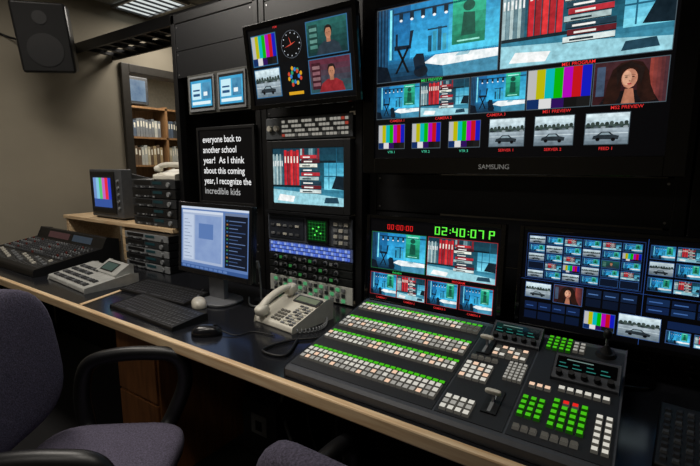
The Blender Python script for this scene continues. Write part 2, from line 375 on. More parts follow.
def speaker():
    t=thing('wall_speaker','black loudspeaker hung high on the wall and tilted down','speaker',(-3.43,1.45,2.2),(R(12),R(-4),R(60)))
    CB=mat('speaker_cabinet','#101012',.35,0,.1,60)
    m=MB(); m.box(-.15,-.18,-.21,.15,.1,.21,CB); mkobj('cabinet',m,t,bevel=.018)
    GR=mat('speaker_grille','#060607',.8,0,.5,500,bump=.6)
    m=MB(); m.box(-.138,-.19,-.198,.138,-.18,.198,GR); g=mkobj('grille',m,t,bevel=.006)
    SC=mat('speaker_cone_ring','#0c0c0e',.6)
    m=MB(); m.cyl((0,-.191,-.07),.1,-.003,SC,'y',32); m.cyl((0,-.191,.12),.04,-.003,SC,'y',24); o=mkobj('driver',m,t); o['kind']='stuff'
    m=MB(); m.box(-.02,.1,-.05,.02,.4,-.01,CH); m.box(-.05,.38,-.09,.05,.4,.03,CH); mkobj('bracket',m,t)
    m2=MB(); m2.tube([(-3.62,1.5,2.2),(-3.86,1.4,2.26),(-3.885,1.2,2.29),(-3.885,.2,2.33)],.008,MB_,8)
    thing('speaker_cable','thin black cable running along the wall to the speaker','cable',mb=m2)
speaker()

# ================= DESK
def desk():
    t=thing('control_desk','long black laminate control desk with pale wood front edge','desk',(-1.3,1.2,0))
    def L(m): m.M=Matrix.Translation((1.3,-1.2,0)); return m
    m=L(MB()); m.box(-3.88,.892,.715,1.3,1.535,.75,DESK); m.box(-3.88,1.535,.715,-2.26,2.05,.75,DESK); mkobj('desktop',m,t)
    m=L(MB()); m.box(-3.88,.868,.712,1.3,.892,.753,WD); mkobj('front_edge',m,t,bevel=.005)
    m=L(MB()); m.add([(-2.06,.893,.7505),(-2.035,.893,.7505),(-2.145,1.22,.7505),(-2.165,1.22,.7505),(-2.06,.893,.7535),(-2.035,.893,.7535),(-2.145,1.22,.7535),(-2.165,1.22,.7535)],[(4,5,6,7),(0,1,5,4),(1,2,6,5),(2,3,7,6),(3,0,4,7)],WD); mkobj('joint_strip',m,t)
    m=L(MB()); m.box(-3.88,1.5,.05,-2.3,1.52,.715,MB_); mkobj('modesty_panel',m,t)
    m=L(MB()); m.box(-1.93,.98,0,-1.62,1.45,.714,WDD); p=mkobj('pedestal',m,t,bevel=.003)
    for z in (.03,.37):
        m=L(MB()); m.box(-1.92,.968,z,-1.63,.98,z+.33,WDD); d=mkobj('drawer',m,p,bevel=.003)
    for x in (-3.8,-.3,1.2):
        m=L(MB()); m.box(x-.02,1.0,0,x+.02,1.45,.714,MB_); mkobj('support_panel',m,t)
    m=L(MB()); m.box(-1.62,1.3,.55,1.2,1.32,.6,MB_); mkobj('cable_trough',m,t)
desk()
m=MB(); m.box(-.11,-.07,0,.11,.07,.26,PG); m.box(-.05,-.073,.1,.05,-.07,.2,PL); m.box(-.02,-.075,.12,.02,-.073,.17,MB_)
thing('junction_box','grey metal power junction box on the floor under the desk','electrical box',(-1.43,1.42,0),mb=m,bevel=.004)
m=MB()
m.tube([(-1.3,1.25,.012),(-1.25,1.15,.012),(-1.1,1.3,.012),(-1.0,1.15,.012),(-.8,1.3,.012),(-.7,1.2,.012)],.01,PG,8)
thing('floor_cable','loose grey power cable lying under the desk','cable',mb=m)
for k in range(3):
    m=MB(); x=-1.3+k*.16; m.tube([(x,1.48,.7),(x+.03,1.45,.45),(x-.05,1.42,.25),(x+.06,1.4,.03+.0)],.008,[PL,MB_,PG][k],8)
    thing('hanging_cable','thin cable hanging behind the desk to the floor','cable',mb=m,group='cables under the desk')

# ================= RACKS
def rack(label,x0,x1,y,top,depth,panels):
    cx=(x0+x1)/2; t=thing('equipment_rack',label,'equipment rack',(cx,y,0)); w=(x1-x0)/2
    for sx in (-1,1):
        for yy in (0,depth-.04):
            m=MB(); m.box(sx*w,yy,0,sx*(w-.035),yy+.04,top,RK); mkobj('post',m,t,bevel=.003)
        m=MB(); m.box(sx*(w-.004),.04,0,sx*(w-.012),depth-.04,top-.02,RK); mkobj('side_panel',m,t)
    m=MB(); m.box(-w,0,top-.05,w,depth,top,RK); mkobj('top_frame',m,t,bevel=.004)
    m=MB(); m.box(-w,0,0,w,depth,.06,RK); mkobj('base_frame',m,t)
    for a,b in panels:
        m=MB(); m.box(-w+.036,.004,a+.002,w-.036,.012,b-.002,PB)
        for sx in (-1,1):
            for z in (a+.018,b-.018):
                if b-a>.03: m.cyl((sx*(w-.05),.004,z),.004,-.002,CH,'y',8)
        mkobj('blank_panel',m,t)
    return t
rack('tall black steel equipment rack with preview monitors and blank panels',-2.22,-1.56,1.55,2.16,.7,[(.06,.4),(.4,.75),(.75,.95),(.95,1.15),(1.83,1.97),(1.97,2.11)])
rack('black steel equipment rack filled with video gear',-1.555,-.985,1.55,2.5,.7,[(.06,.4),(.4,.75),(1.585,1.8),(1.8,2.1),(2.1,2.45)])
rack('wide black rack wall carrying the display screens',-.98,.1,1.6,2.5,.7,[(.06,.4),(.4,.75),(.75,1.0),(1.0,1.175),(1.178,1.33),(1.33,1.6),(1.6,2.0),(2.0,2.45)])
rack('wide black rack wall with blank panels',.105,1.25,1.6,2.5,.7,[(.06,.4),(.4,.75),(.75,1.0),(1.0,1.175),(1.178,1.33),(1.33,1.6),(1.6,2.0),(2.0,2.45)])
def dual():
    t=thing('dual_rack_monitor','pair of small grey-framed preview monitors in one rack panel','monitor',(-1.84,1.545,1.63))
    m=MB(); fr=mat('olive_grey_panel','#4a4a46',.5)
    m.box(-.235,-.012,0,.235,.004,.2,fr); m.box(-.2,.004,.01,.2,.15,.19,PB); mkobj('panel',m,t,bevel=.002)
    for cx in (-.115,.112):
        m=MB(); m.box(cx-.1,-.02,.012,cx+.1,-.012,.188,PL); m.box(cx-.09,-.0205,.025,cx+.09,-.02,.178,PB); mkobj('bezel',m,t,bevel=.002)
        s=Scr(.165,.13,None); s.mb.M=Matrix.Translation((cx,-.0208,.035))
        s.rect(0,0,1,1,E('#4fb4dc',1,'#2f8cc0',12)); s.rect(.06,.08,.94,.2,E('#e0f4f8'),2); s.rect(.06,.28,.5,.9,E('#c8ecf6'),2); s.rect(.56,.28,.94,.9,E('#1d5c88',1,'#5aa2c6',20),2); s.rect(.12,.4,.44,.5,E('#1f4f7c'),3);s.rect(.12,.6,.44,.66,E('#1f4f7c'),3);s.rect(.62,.4,.8,.55,E('#e8f4f8'),3)
        mkobj('screen',s.mb,t)
dual()
def lcd(name,label,x0,x1,z0,z1,y,draw,bez=.018,tilt=0,depth=.05,base=.75,stand=True,botbez=None,bm=GB,yaw=0,basemat=None,logo=None,col=.07,mount=0):
    cx=(x0+x1)/2; w=x1-x0; h=z1-z0; bb=botbez or bez
    t=thing(name,label,'monitor',(cx,y,base),(0,0,yaw))
    R4=Matrix.Translation((0,0,z0-base))@Matrix.Rotation(tilt,4,'X')
    m=MB(); m.M=R4; m.box(-w/2,0,0,w/2,depth*.5,h,bm); m.box(-w/2+.04,depth*.5,.04,w/2-.04,depth,h-.04,bm); mkobj('housing',m,t,bevel=.005)
    m=MB(); m.M=R4; m.box(-w/2,-.006,0,-w/2+bez,0,h,bm); m.box(w/2-bez,-.006,0,w/2,0,h,bm); m.box(-w/2+bez,-.006,h-bez,w/2-bez,0,h,bm); m.box(-w/2+bez,-.006,0,w/2-bez,0,bb,bm); mkobj('bezel',m,t,bevel=.002)
    s=Scr(w-2*bez,h-bez-bb); s.mb.M=R4@Matrix.Translation((0,-.0008,bb)); s.rect(0,0,1,1,E('#030305'),0); draw(s); mkobj('screen',s.mb,t)
    if logo:
        m=MB(); m.M=R4; put_text(m,logo,0,bb*.32,bb*.27,mat('logo_silver','#c8ccd0',.3),-.0065,align='c'); mkobj('logo',m,t)
    if mount:
        m=MB(); m.M=R4; m.box(-.2,depth,h*.3,.2,depth+mount,h*.7,RK); mkobj('wall_mount',m,t)
    if stand:
        sm=basemat or bm
        m=MB(); m.box(-col/2,depth*.3,.012,col/2,depth*.3+.025,z0-base+h*.45,sm); m.M=Matrix.Identity(4)
        m.sup((0,depth*.4,.006),(.12,.09,.008),sm,.3,.7); mkobj('stand',m,t)
    return t
def dprompt(s):
    W=E('#f4f4f4',1)
    for i,l in enumerate(['everyone back to','another school','year!  As I think','about this coming','year, I recognize the','incredible kids']):
        s.text(l,.07,.83-i*.145,.09,W if i<5 else E('#a8a8a8'),2,align='l',width=min(.88,len(l)*.0455),off=.008)
lcd('prompter_monitor','black monitor in the rack showing white prompter text',-2.02,-1.585,1.16,1.56,1.535,dprompt,bez=.016,stand=False,base=1.15,depth=.06,bm=MB_)
def dtilt(s):
    s.rect(.02,.04,.98,.96,E('#04060a'),1)
    def win(u0,v0,u1,v1,f,*a):
        s.rect(u0-.008,v0-.012,u1+.008,v1+.012,E('#3f7fb0',.6),2); f(s.sub(u0,v0,u1,v1,3),*a)
    win(.04,.52,.29,.9,pic_bars); win(.04,.1,.3,.46,pic_road); pic_clock(s.sub(.33,.52,.56,.92,2))
    win(.6,.53,.95,.93,pic_person,1,'#1f5a54','#0a2a2c'); win(.6,.08,.96,.48,pic_person,1,'#5a2030','#1f4a50','#801e24')
    q=s.sub(.35,.08,.56,.48,2); q.rect(0,0,1,1,E('#06080c'),0)
    for i in range(16):
        a=i*.39; q.ell(.5+.3*math.cos(a)*(.6+.4*(i%2)),.6+.28*math.sin(a)*(.6+.4*(i%3)/2),.06,.07,E(['#2f7fc8','#d8a020','#2f9a6a','#c8442c'][i%4]),1+i%2,8)
    q.rect(.15,.02,.85,.12,E('#d8a020'),3)
    tag(s,.3,.955,'PGM',h=.025)
lcd('multiview_monitor','black flat monitor tilted down on the rack showing six pictures',-1.515,-.93,1.61,1.96,1.46,dtilt,bez=.02,tilt=R(7),stand=False,base=1.6)
m=MB(); m.box(-.05,0,0,.05,.09,.06,RK); thing('mounting_bracket','black steel bracket holding the tilted monitor to the rack','bracket',(-1.22,1.49,1.75),mb=m)
def rgear(name,label,z0,z1,col=PG,w=.49,y=1.543,cat='video equipment',depth=.3):
    t=thing(name,label,cat,(-1.27,y,z0)); h=z1-z0
    m=MB(); m.box(-w/2,-.004,.001,w/2,.004,h-.001,col); m.box(-w/2+.03,.004,.003,w/2-.03,depth,h-.003,PB); mkobj('body',m,t,bevel=.0015)
    return t,h
t,h=rgear('router_control_panel','grey rack button panel with rows of small keys',1.482,1.58,mat('panel_mid_grey','#54585c',.5))
KL=E('#c8c4b8',.5); KLR=E('#c85040',.5)
for r in range(4):
    for i in range(19):
        m=MB(); m.box(-.14+i*.0195,-.01,.012+r*.02,-.14+i*.0195+.0125,-.004,.023+r*.02,KL if (i*7+r*3)%4 else (KLR if (i+r)%5==0 else PL)); mkobj('button',m,t)
for i in range(2):
    m=MB(); m.cyl((-.215+i*.042,-.004,.05),.013,-.014,PW,'y',14); mkobj('knob',m,t)
def dbooks(s): pic_books(s.sub(0,0,1,1,1))
lcd('rack_monitor','rack-mounted monitor showing a bookshelf picture',-1.505,-1.03,1.155,1.475,1.535,dbooks,bez=.035,stand=False,base=1.15,depth=.08,bm=mat('charcoal_plastic','#1f2022',.45))
m=MB(); m.box(-.245,-.03,0,.245,.02,.012,PB); thing('rack_shelf','thin black shelf lip fixed across the rack','shelf',(-1.27,1.543,1.14),mb=m)
t,h=rgear('waveform_monitor','grey waveform monitor with square green trace screen and buttons',1.01,1.138,mat('waveform_grey','#565b64',.5),y=1.54)
m=MB(); m.box(.0,-.014,.01,.125,-.004,.12,PB); mkobj('screen_frame',m,t,bevel=.002)
s=Scr(.107,.092); s.mb.M=Matrix.Translation((.0625,-.0145,.019)); s.rect(0,0,1,1,E('#06240c'),1)
for i in range(6): s.rect(.1+i*.16,.05,.108+i*.16,.95,E('#1f8a30'),2); s.rect(.05,.08+i*.16,.95,.09+i*.16,E('#1f8a30'),2)
for u,v in ((.3,.6),(.6,.7),(.4,.3),(.7,.4),(.5,.5)): s.ell(u,v,.05,.04,E('#60ff60'),3,8)
mkobj('screen',s.mb,t)
m=MB(); m.box(-.235,-.008,.016,-.02,-.004,.112,mat('waveform_inset','#343841',.4)); mkobj('inset_panel',m,t)
for r in range(2):
    for c in range(5):
        m=MB(); m.box(-.22+c*.038,-.012,.03+r*.04,-.22+c*.038+.022,-.008,.04+r*.04,[PL,KEYG2,PW][(r+c)%3]); mkobj('button',m,t)
for r in range(4):
    for c in range(3):
        m=MB(); m.box(.15+c*.028,-.01,.014+r*.027,.17+c*.028,-.004,.028+r*.027,[PL,PW][(r+c)%2]); mkobj('button',m,t)
t,h=rgear('patch_panel','glowing blue video patch panel with rows of small keys',.947,1.008,mat('blue_grey_panel','#7488c8',.5,0,.1))
m=MB()
for r in range(3):
    for i in range(32): m.box(-.232+i*.0146,-.007,.007+r*.0175,-.232+i*.0146+.0105,-.004,.007+r*.0175+.012,E(['#6f92ff','#a4beff','#5578e8'][(i*5+r*2)%3],.7))
o=mkobj('keys',m,t); o['kind']='stuff'
for k,(a,b) in enumerate(((.912,.945),(.876,.909),(.84,.873))):
    t,h=rgear('frame_unit','black rack unit with spaced pale dials and small lamps',a,b,mat('green_grey_panel','#1c201f',.5))
    t['group']='stacked rack units'
    for i in range(7):
        m=MB(); m.cyl((-.2+i*.06,-.004,h*.5),.0115,-.006,PL,'y',16); m.cyl((-.2+i*.06,-.01,h*.5),.008,-.014,[MB_,PG,MB_][(i+k)%3],'y',14,.007); mkobj('knob',m,t)
    for i in range(6):
        m=MB(); m.box(-.178+i*.06,-.007,h*.3,-.162+i*.06,-.004,h*.7,[E('#3c9048',.5),PL,PG][(i*2+k)%3]); mkobj('lamp',m,t)
t,h=rgear('keyer_panel','pale grey rack panel with rows of small keys',.756,.837,mat('pale_panel','#cfd1c8',.5))
for r in range(3):
    for i in range(14):
        m=MB(); m.box(-.215+i*.031,-.009,.008+r*.024,-.197+i*.031,-.004,.022+r*.024,[PG,PL,E('#60c080',.5)][(i*2+r)%3]); mkobj('button',m,t)

# ================= BIG TV
def dtv(s):
    def win(u0,v0,u1,v1,f,*a,c='#5a6a74'):
        s.rect(u0-.002,v0-.004,u1+.002,v1+.004,E(c,.7),1); f(s.sub(u0,v0,u1,v1,2),*a)
    win(.01,.515,.495,.985,pic_studio); win(.505,.515,.99,.985,pic_books)
    cols=[pic_studio,pic_books,pic_studio,pic_bars,pic_face]
    for i,f in enumerate(cols):
        u=.01+i*.197; win(u,.27,u+.19,.485,f)
    for i,f in enumerate([pic_bars,pic_bars,pic_bars,pic_road,pic_road,pic_road]):
        u=.02+i*.153; win(u,.065,u+.118,.225,f)
    for i in range(3,5): tag(s,.105+i*.197,.244,'MS%d PREVIEW'%(i-2),h=.017)
    for i in range(3): tag(s,.105+i*.197,.244,'CAMERA %d'%(i+1),h=.017)
    for i in range(6): tag(s,.08+i*.153,.033,['VTR 1','VTR 2','VTR 3','SERVER 1','SERVER 2','FEED 1'][i],'#48c8a0' if i<3 else '#e03030',.016)
    tag(s,.25,.491,'ME1 PREVIEW','#38d060',.017); tag(s,.75,.491,'ME1 PROGRAM','#ff3030',.017)
tv=lcd('television','huge black multiview television fixed to the rack wall',-.945,.08,1.335,1.985,1.5,dtv,bez=.05,stand=False,base=1.335,depth=.08,logo='SAMSUNG',botbez=.058,mount=.024)
tv['category']='television'
def dclock(s):
    def win(u0,v0,u1,v1,f,c='#c03030'):
        s.rect(u0-.004,v0-.006,u1+.004,v1+.006,E(c,.6),1); f(s.sub(u0,v0,u1,v1,2))
    win(.02,.4,.47,.84,pic_studio,'#308a50'); win(.49,.4,.98,.84,pic_books)
    for i,f in enumerate([pic_studio,pic_books,pic_studio,pic_studio]):
        u=[.02,.255,.5,.745][i]; win(u,.07,u+.225,.34,f)
    s.seg('00:00:00',.15,.885,.032,.06,E('#e02020')); s.seg('02:40:07 P',.535,.875,.053,.09,E('#60f040',1.2))
    for i in range(4): tag(s,[.12,.36,.6,.85][i],.025,'CAMERA %d'%(i+1),h=.022)
    tag(s,.25,.357,'PREVIEW','#30d060',.022); tag(s,.73,.357,'PROGRAM','#ff3030',.022)
lcd('clock_multiview_monitor','black desktop monitor showing pictures and a green clock',-.9,-.368,.83,1.178,1.44,dclock,bez=.016,tilt=R(-3))
def dright(s):
    fs=[pic_studio,pic_books,pic_road,pic_bars,pic_face,pic_person]
    s.rect(.02,.5,.62,.97,E('#24407c',.6),1); s.rect(.023,.506,.617,.964,E('#04060c'),2)
    for r in range(5):
        for c in range(6):
            u=.034+c*.097; v=.515+r*.089
            idx=0 if (r+c)%2 else (1 if (r*c)%3 else 2)
            if (r,c) in ((1,2),(3,5)): idx=3
            if (r,c)==(2,4): idx=5
            s.rect(u-.002,v-.004,u+.088,v+.076,E('#3a6ab0',.6),3)
            if (r,c) in ((0,4),(0,5),(1,0)): s.rect(u,v,u+.086,v+.07,E('#0a1426'),4); continue
            fs[idx](s.sub(u,v,u+.086,v+.07,4),.85)
    for r in range(3):
        for c in range(3):
            u=.645+c*.115; v=.53+r*.148; s.rect(u-.002,v-.004,u+.106,v+.124,E('#3a6ab0',.6),1); fs[[0,1,4,2,0,3,0,1,2][r*3+c]](s.sub(u,v,u+.104,v+.118,2),.85)
    def win(u0,v0,u1,v1,f): s.rect(u0-.003,v0-.006,u1+.003,v1+.006,E('#4a70b0',.6),1); f(s.sub(u0,v0,u1,v1,2))
    win(.03,.3,.17,.45,pic_road); win(.19,.28,.34,.46,pic_face)
    for i in range(3):
        s.rect(.36+i*.085,.38,.435+i*.085,.46,E('#10203c'),1); s.rect(.36+i*.085,.29,.435+i*.085,.37,E('#0a1428'),1); s.rect(.37+i*.085,.41,.42+i*.085,.42,E('#5c88c8',.7),2)
    win(.36,.07,.51,.24,pic_bars); win(.53,.06,.72,.27,pic_road)
    for i in range(4): s.rect(.03+i*.078,.07,.1+i*.078,.15,E('#0a1630'),1); s.rect(.03+i*.078,.17,.1+i*.078,.25,E('#0e1e40'),1); s.rect(.04+i*.078,.2,.08+i*.078,.21,E('#3a62a8',.7),2)
    for i in range(3):
        for j in range(2): s.rect(.65+i*.11,.32+j*.075,.75+i*.11,.385+j*.075,E(['#0e2044','#12284c','#0a1834'][(i+j)%3]),1); s.rect(.66+i*.11,.345+j*.075,.72+i*.11,.355+j*.075,E('#4a78c0',.7),2)
    win(.75,.07,.85,.18,pic_studio); win(.87,.07,.97,.18,pic_books); s.rect(.75,.2,.97,.27,E('#0e2044'),1)
    s.rect(.0,.484,1,.487,E('#3a66c0',.6),1); s.rect(.63,.0,.632,1,E('#3a66c0',.6),1)
lcd('multiview_monitor','black desktop monitor with many small blue-framed picture tiles',-.325,.22,.85,1.18,1.44,dright,bez=.014,tilt=R(-2))

def ddesk(s):
    s.rect(0,0,1,1,E('#6482b8',1,'#5070a8',4),1); s.rect(0,.965,1,1,E('#ccd6e6'),2)
    s.rect(.02,.1,.64,.94,E('#a4b4d0'),2); s.rect(.02,.9,.64,.94,E('#ccd6e6'),3)
    s.rect(.04,.14,.2,.87,E('#bccae0'),3)
    for i in range(12): s.rect(.05,.18+i*.055,.17-.03*(i%3),.19+i*.055,E('#7c8cac'),4)
    s.rect(.22,.14,.62,.87,E('#8ca4cc',1,'#7890c0',16),3); s.rect(.28,.5,.5,.74,E('#5878b0'),4)
    s.rect(.67,.1,.98,.94,E('#101624'),2); s.rect(.67,.9,.98,.94,E('#6c7c9c'),3)
    for i in range(13):
        v=.14+i*.056; s.rect(.69,v,.715,v+.025,E(['#2c5c90','#347c48','#8c6030'][i%3]),3); s.rect(.73,v+.006,.95-.05*((i*5)%3),v+.018,E(['#5c74a0','#3c5480'][i%2]),3)
    s.rect(.0,0,1,.055,E('#34548c'),2)
    for i in range(10): s.rect(.02+i*.07,.01,.075+i*.07,.045,E('#5c7cb4'),3)
lcd('computer_monitor','dark flat computer monitor showing a blue desktop with windows',-1.845,-1.35,.865,1.195,1.26,ddesk,bez=.018,tilt=R(-4),bm=mat('dark_monitor_shell','#15161a',.25),botbez=.024,basemat=mat('silver_plastic','#6a6c70',.35),col=.1)

def keyboard(loc,rz,label):
    t=thing('keyboard',label,'keyboard',loc,(0,0,rz))
    m=MB(); m.prism([(-.078,0),(.078,0),(.078,.026),(.06,.028),(-.075,.014)],-.235,.235,MB_); mkobj('case',m,t,bevel=.003)
    KB=mat('black_keycap','#3c3d41',.35,0,.1)
    m=MB(); m.M=Matrix.Translation((0,0,.0148))@Matrix.Rotation(R(5.7),4,'X')
    for r in range(6):
        y=-.06+r*.0215+(.006 if r==5 else 0)
        x=-.225
        while x<.22:
            w=.0195
            if r==0 and -.15<x<.0: w=.11
            if x+w>.228: break
            m.key((x+w/2,y,0),(w-.003,.018),.008,KB,.72,MB_)
            x+=w+(.008 if (.055<x+w<.072 or .12<x+w<.14) else 0)
    o=mkobj('keys',m,t); o['kind']='stuff'
    return t
keyboard((-1.66,1.015,.75),R(-2),'black computer keyboard near the desk edge')
keyboard((-1.885,1.2,.75),R(3),'black computer keyboard beneath the computer monitor')
def mouse(loc,rz,ma,label,mb2):
    t=thing('computer_mouse',label,'mouse',loc,(0,0,rz))
    m=MB(); m.sup((0,0,.004),(.032,.056,.034),ma,.8,.8)
    for i,v in enumerate(m.v): m.v[i]=(v[0],v[1],max(0,v[2]))
    mkobj('shell',m,t)
    m=MB(); m.cyl((-.004,.03,.03),.009,.008,mb2,'x',12); mkobj('scroll_wheel',m,t)
    m=MB(); m.tube([(0,.054,.012),(.03,.11,.004),(.0,.17,.004),(.05,.25,.004)],.0022,mb2,6); mkobj('cable',m,t)
mouse((-1.6,1.18,.75),R(60),mat('ivory_plastic','#cfcabc',.35),'ivory computer mouse beside the keyboard',PL)
mouse((-1.3,.985,.75),R(-50),mat('mouse_black','#15161a',.25),'black computer mouse near the desk edge',MB_)

def phone():
    t=thing('desk_phone','beige multi-button office telephone with handset and small display','telephone',(-1.135,1.28,.75),(0,0,R(-6)))
    t.scale=(.88,.95,.95)
    m=MB(); m.prism([(-.115,0),(.115,0),(.115,.08),(.08,.085),(-.11,.022)],-.125,.125,PW); mkobj('body',m,t,bevel=.006)
    T=Matrix.Translation((0,-.11,.024))@Matrix.Rotation(math.atan2(.063,.19),4,'X')
    m=MB(); m.M=T; m.box(-.035,.145,0,.115,.19,.006,PG); m.box(-.025,.152,.006,.105,.183,.0065,mat('lcd_green','#7d8a72',.3)); mkobj('display',m,t)
    for r in range(4):
        for c in range(3):
            m=MB(); m.M=T; m.key((-.03+c*.02,.02+r*.019,0),(.015,.013),.005,mat('phone_key','#77756e',.4)); mkobj('button',m,t)
    for r in range(9):
        for c in range(3):
            m=MB(); m.M=T; m.key((.042+c*.028,.012+r*.0145,0),(.022,.009),.004,[PL,PW,KEYG2][(c+r)%3]); mkobj('button',m,t)
    m=MB(); m.M=T@Matrix.Translation((-.085,.1,.03))
    m.tube([(0,-.085,.008),(0,-.05,.022),(0,.0,.027),(0,.05,.022),(0,.085,.008)],.021,PW,12,ry=.013)
    m.sup((0,-.085,-.002),(.028,.03,.022),PW,.6,.7); m.sup((0,.085,-.002),(.028,.03,.022),PW,.6,.7); mkobj('handset',m,t)
    m=MB(); pts=[]
    for i in range(120):
        a=i*.9; u=i/119
        pts.append((.13+.05*math.sin(u*4)+.007*math.cos(a),-.1+u*.22,.01+.007*math.sin(a)))
    m.tube(pts,.0022,PL,5,sub=2); mkobj('coiled_cord',m,t)
phone()
m=MB(); m.cyl((0,0,0),.03,.02,MB_); m.tube([(0,0,.02),(0,0,.08),(.005,-.01,.14),(.01,-.02,.17)],.004,PL,8); m.tube([(.01,-.02,.17),(.012,-.03,.2)],.009,PL,10)
thing('gooseneck_microphone','small gooseneck talkback microphone on the desk','microphone',(-1.4,1.36,.75),mb=m)
m=MB(); m.cyl((0,0,0),.012,.012,mat('purple_cap','#5d5aa8',.4),seg=14); thing('bottle_cap','small purple cap lying on the desk','cap',(-1.2,1.46,.75),mb=m)
m=MB(); m.tube([(-.98,1.12,.756),(-.93,1.0,.756),(-1.02,.99,.756),(-1.0,1.1,.756),(-.92,1.2,.756),(-.93,1.35,.756)],.005,MB_,8)
thing('desk_cable','black cable looped on the desk beside the phone','cable',mb=m)
m=MB(); m.tube([(-1.5,1.38,.756),(-1.4,1.3,.756),(-1.34,1.35,.756),(-1.3,1.45,.756),(-1.2,1.5,.756)],.004,PL,8)
thing('desk_cable','grey cable running across the desk behind the phone','cable',mb=m)

# ================= SWITCHER
def switcher():
    x0,y0=-.425,.905; D=.475; hf,hb=.032,.112
    t=thing('video_switcher','large grey video production switcher with rows of lit buttons','video switcher',(x0,y0+D/2,.75))
    B=mat('switcher_grey','#43464c',.42,0,.08,60); B2=mat('switcher_panel','#1d1f23',.5,0,.08,80)
    m=MB(); m.prism([(-D/2,0),(D/2,0),(D/2,hb),(D/2-.02,hb+.003),(-D/2+.008,hf),(-D/2,hf-.008)],-.418,.418,B); mkobj('chassis',m,t,bevel=.004)
    ang=math.atan2(hb+.003-hf,D-.028); T=Matrix.Translation((0,-D/2+.008,hf))@Matrix.Rotation(ang,4,'X')
    def P(): m=MB(); m.M=T; return m
    for a,b in ((-.412,.038),(.044,.205),(.211,.412)):
        m=P(); m.box(a,.012,.0005,b,.44,.002,B2); mkobj('top_plate',m,t)
    keys=[]
    rng=random.Random(11)
    pt=.0182
    for g in range(4):
        gy=.43-g*.104
        m=P(); m.box(-.408,gy-.007,.002,.032,gy+.007,.003,MB_)
        for i in range(24):
            m.box(-.4035+i*pt,gy-.0045,.003,-.4035+i*pt+.0135,gy+.0045,.0045,KEYG)
        o=mkobj('label_display',m,t); o['kind']='stuff'
        rows=3 if g in(1,3) else 2
        for r in range(rows):
            for i in range(24):
                x=-.397+i*pt
                z=rng.random()
                c=KEYW if z>.35 else (KEYW2 if z>.12 else KEYP)
                if g==0 and i>20: c=KEYD
                if r==2: c=KEYW2 if (i*7+g)%5 else KEYP
                keys.append((x,gy-.0225-r*.0208,.0162,.0178,c))
    for r in range(4):
        for c in range(4): keys.append((.058+c*.019,.165+r*.0195,.0165,.017,KEYW if (r+c)%4 else KEYP))
    for r in range(3):
        for c in range(4): keys.append((.06+c*.019,.03+r*.0195,.0165,.017,KEYW if r!=1 else KEYW2))
    for r in range(3):
        for c in range(5): keys.append((.108+c*.0185,.295+r*.0185,.016,.0155,[KEYP,KEYW,KEYD][(r+c)%3]))
    for c in range(4): keys.append((.06+c*.019,.26,.0162,.013,KEYD))
    for r in range(6):
        for c in range(4): keys.append((.16+c*.012,.2+r*.0135,.010,.0115,KEYW2))
    def pad(cx,cy,nc,nr,red=(),p=.0185,mm=KEYG,q=.003):
        for r in range(nr):
            for c in range(nc):
                keys.append((cx+(c-(nc-1)/2)*p,cy+(r-(nr-1)/2)*p*1.08,p-q,p-q,KEYR if (r,c) in red else mm))
    pad(.243,.115,3,4,(),.0185,KEYG,.0045); pad(.32,.12,4,5,((4,1),(4,2)),.0195,KEYG,.005); pad(.255,.415,4,4,(),.0165,KEYG,.004); pad(.39,.095,2,6,(),.019,KEYW,.005)
    pad(.34,.215,6,1,(),.019,KEYW); pad(.245,.2,3,1,(),.018,KEYP); pad(.245,.04,3,1,(),.018,KEYD); pad(.315,.04,4,1,(),.019,KEYD); pad(.305,.415,2,3,(),.016,KEYW2)
    def side(m): return KGS if m in (KEYG,) else KSIDE
    def wd(k):
        p=T@Vector((k[0],k[1],0)); return (Vector((x0,y0+D/2,.75))+p-Vector((0,0,1.37))).length
    keys.sort(key=wd)
    base={}
    for k in keys[:100]:
        q=(round(k[2],4),round(k[3],4),k[4].name)
        if q not in base:
            m=MB(); m.key((0,0,0),(k[2],k[3]),.008,k[4],.8,side(k[4])); o=mkobj('button',m,t); base[q]=o.data
        else: o=mkobj('button',base[q],t)
        o.matrix_local=T@Matrix.Translation((k[0],k[1],.002))
    m=P()
    for k in keys[100:]: m.key((k[0],k[1],.002),(k[2],k[3]),.008,k[4],.8,side(k[4]))
    o=mkobj('buttons',m,t); o['kind']='stuff'
    def pod(cx,cy,w,d,name='display_pod'):
        m=MB(); m.M=T@Matrix.Translation((cx,cy,.002)); m.prism([(-d/2,0),(d/2,0),(d/2,.03),(d/2-.006,.032),(-d/2,.008)],-w/2,w/2,B); pp=mkobj(name,m,t,bevel=.002)
        a=math.atan2(.024,d-.006)
        Q=T@Matrix.Translation((cx,cy-d/2,.0105))@Matrix.Rotation(a,4,'X')
        m=MB(); m.M=Q; m.box(-w*.45,d*.38,0,w*.45,d*.88,.001,GB)
        G=E('#2f8a80',.7)
        for j in range(4): m.box(-w*.41+j*w*.21,d*.45,.001,-w*.41+j*w*.21+w*.14,d*.48,.0013,G); m.box(-w*.41+j*w*.21,d*.6,.001,-w*.41+j*w*.21+w*.1,d*.63,.0013,G)
        m.box(-w*.3,d*.76,.001,w*.1,d*.79,.0013,E('#90b0a8',.6)); mkobj('display',m,pp)
        for j in range(5):
            m=MB(); m.M=Q; m.cyl((-w*.38+j*w*.19,d*.18,0),.008,.014,MB_,'z',14,.007); mkobj('knob',m,pp)
    pod(.14,.4,.14,.075); pod(.335,.29,.15,.08)
    for cx,cy in ((.075,.33),(.16,.1)):
        m=P(); m.box(cx-.018,cy-.045,.002,cx+.018,cy+.045,.006,MB_); m.box(cx-.004,cy-.04,.006,cx+.004,cy+.04,.0065,PL); mkobj('slot_plate',m,t)
        m=P(); m.box(cx-.003,cy-.005,.006,cx+.003,cy+.005,.028,CH); m.sup((cx,cy,.032),(.019,.006,.006),PW,.5,.5); mkobj('fader_lever',m,t)
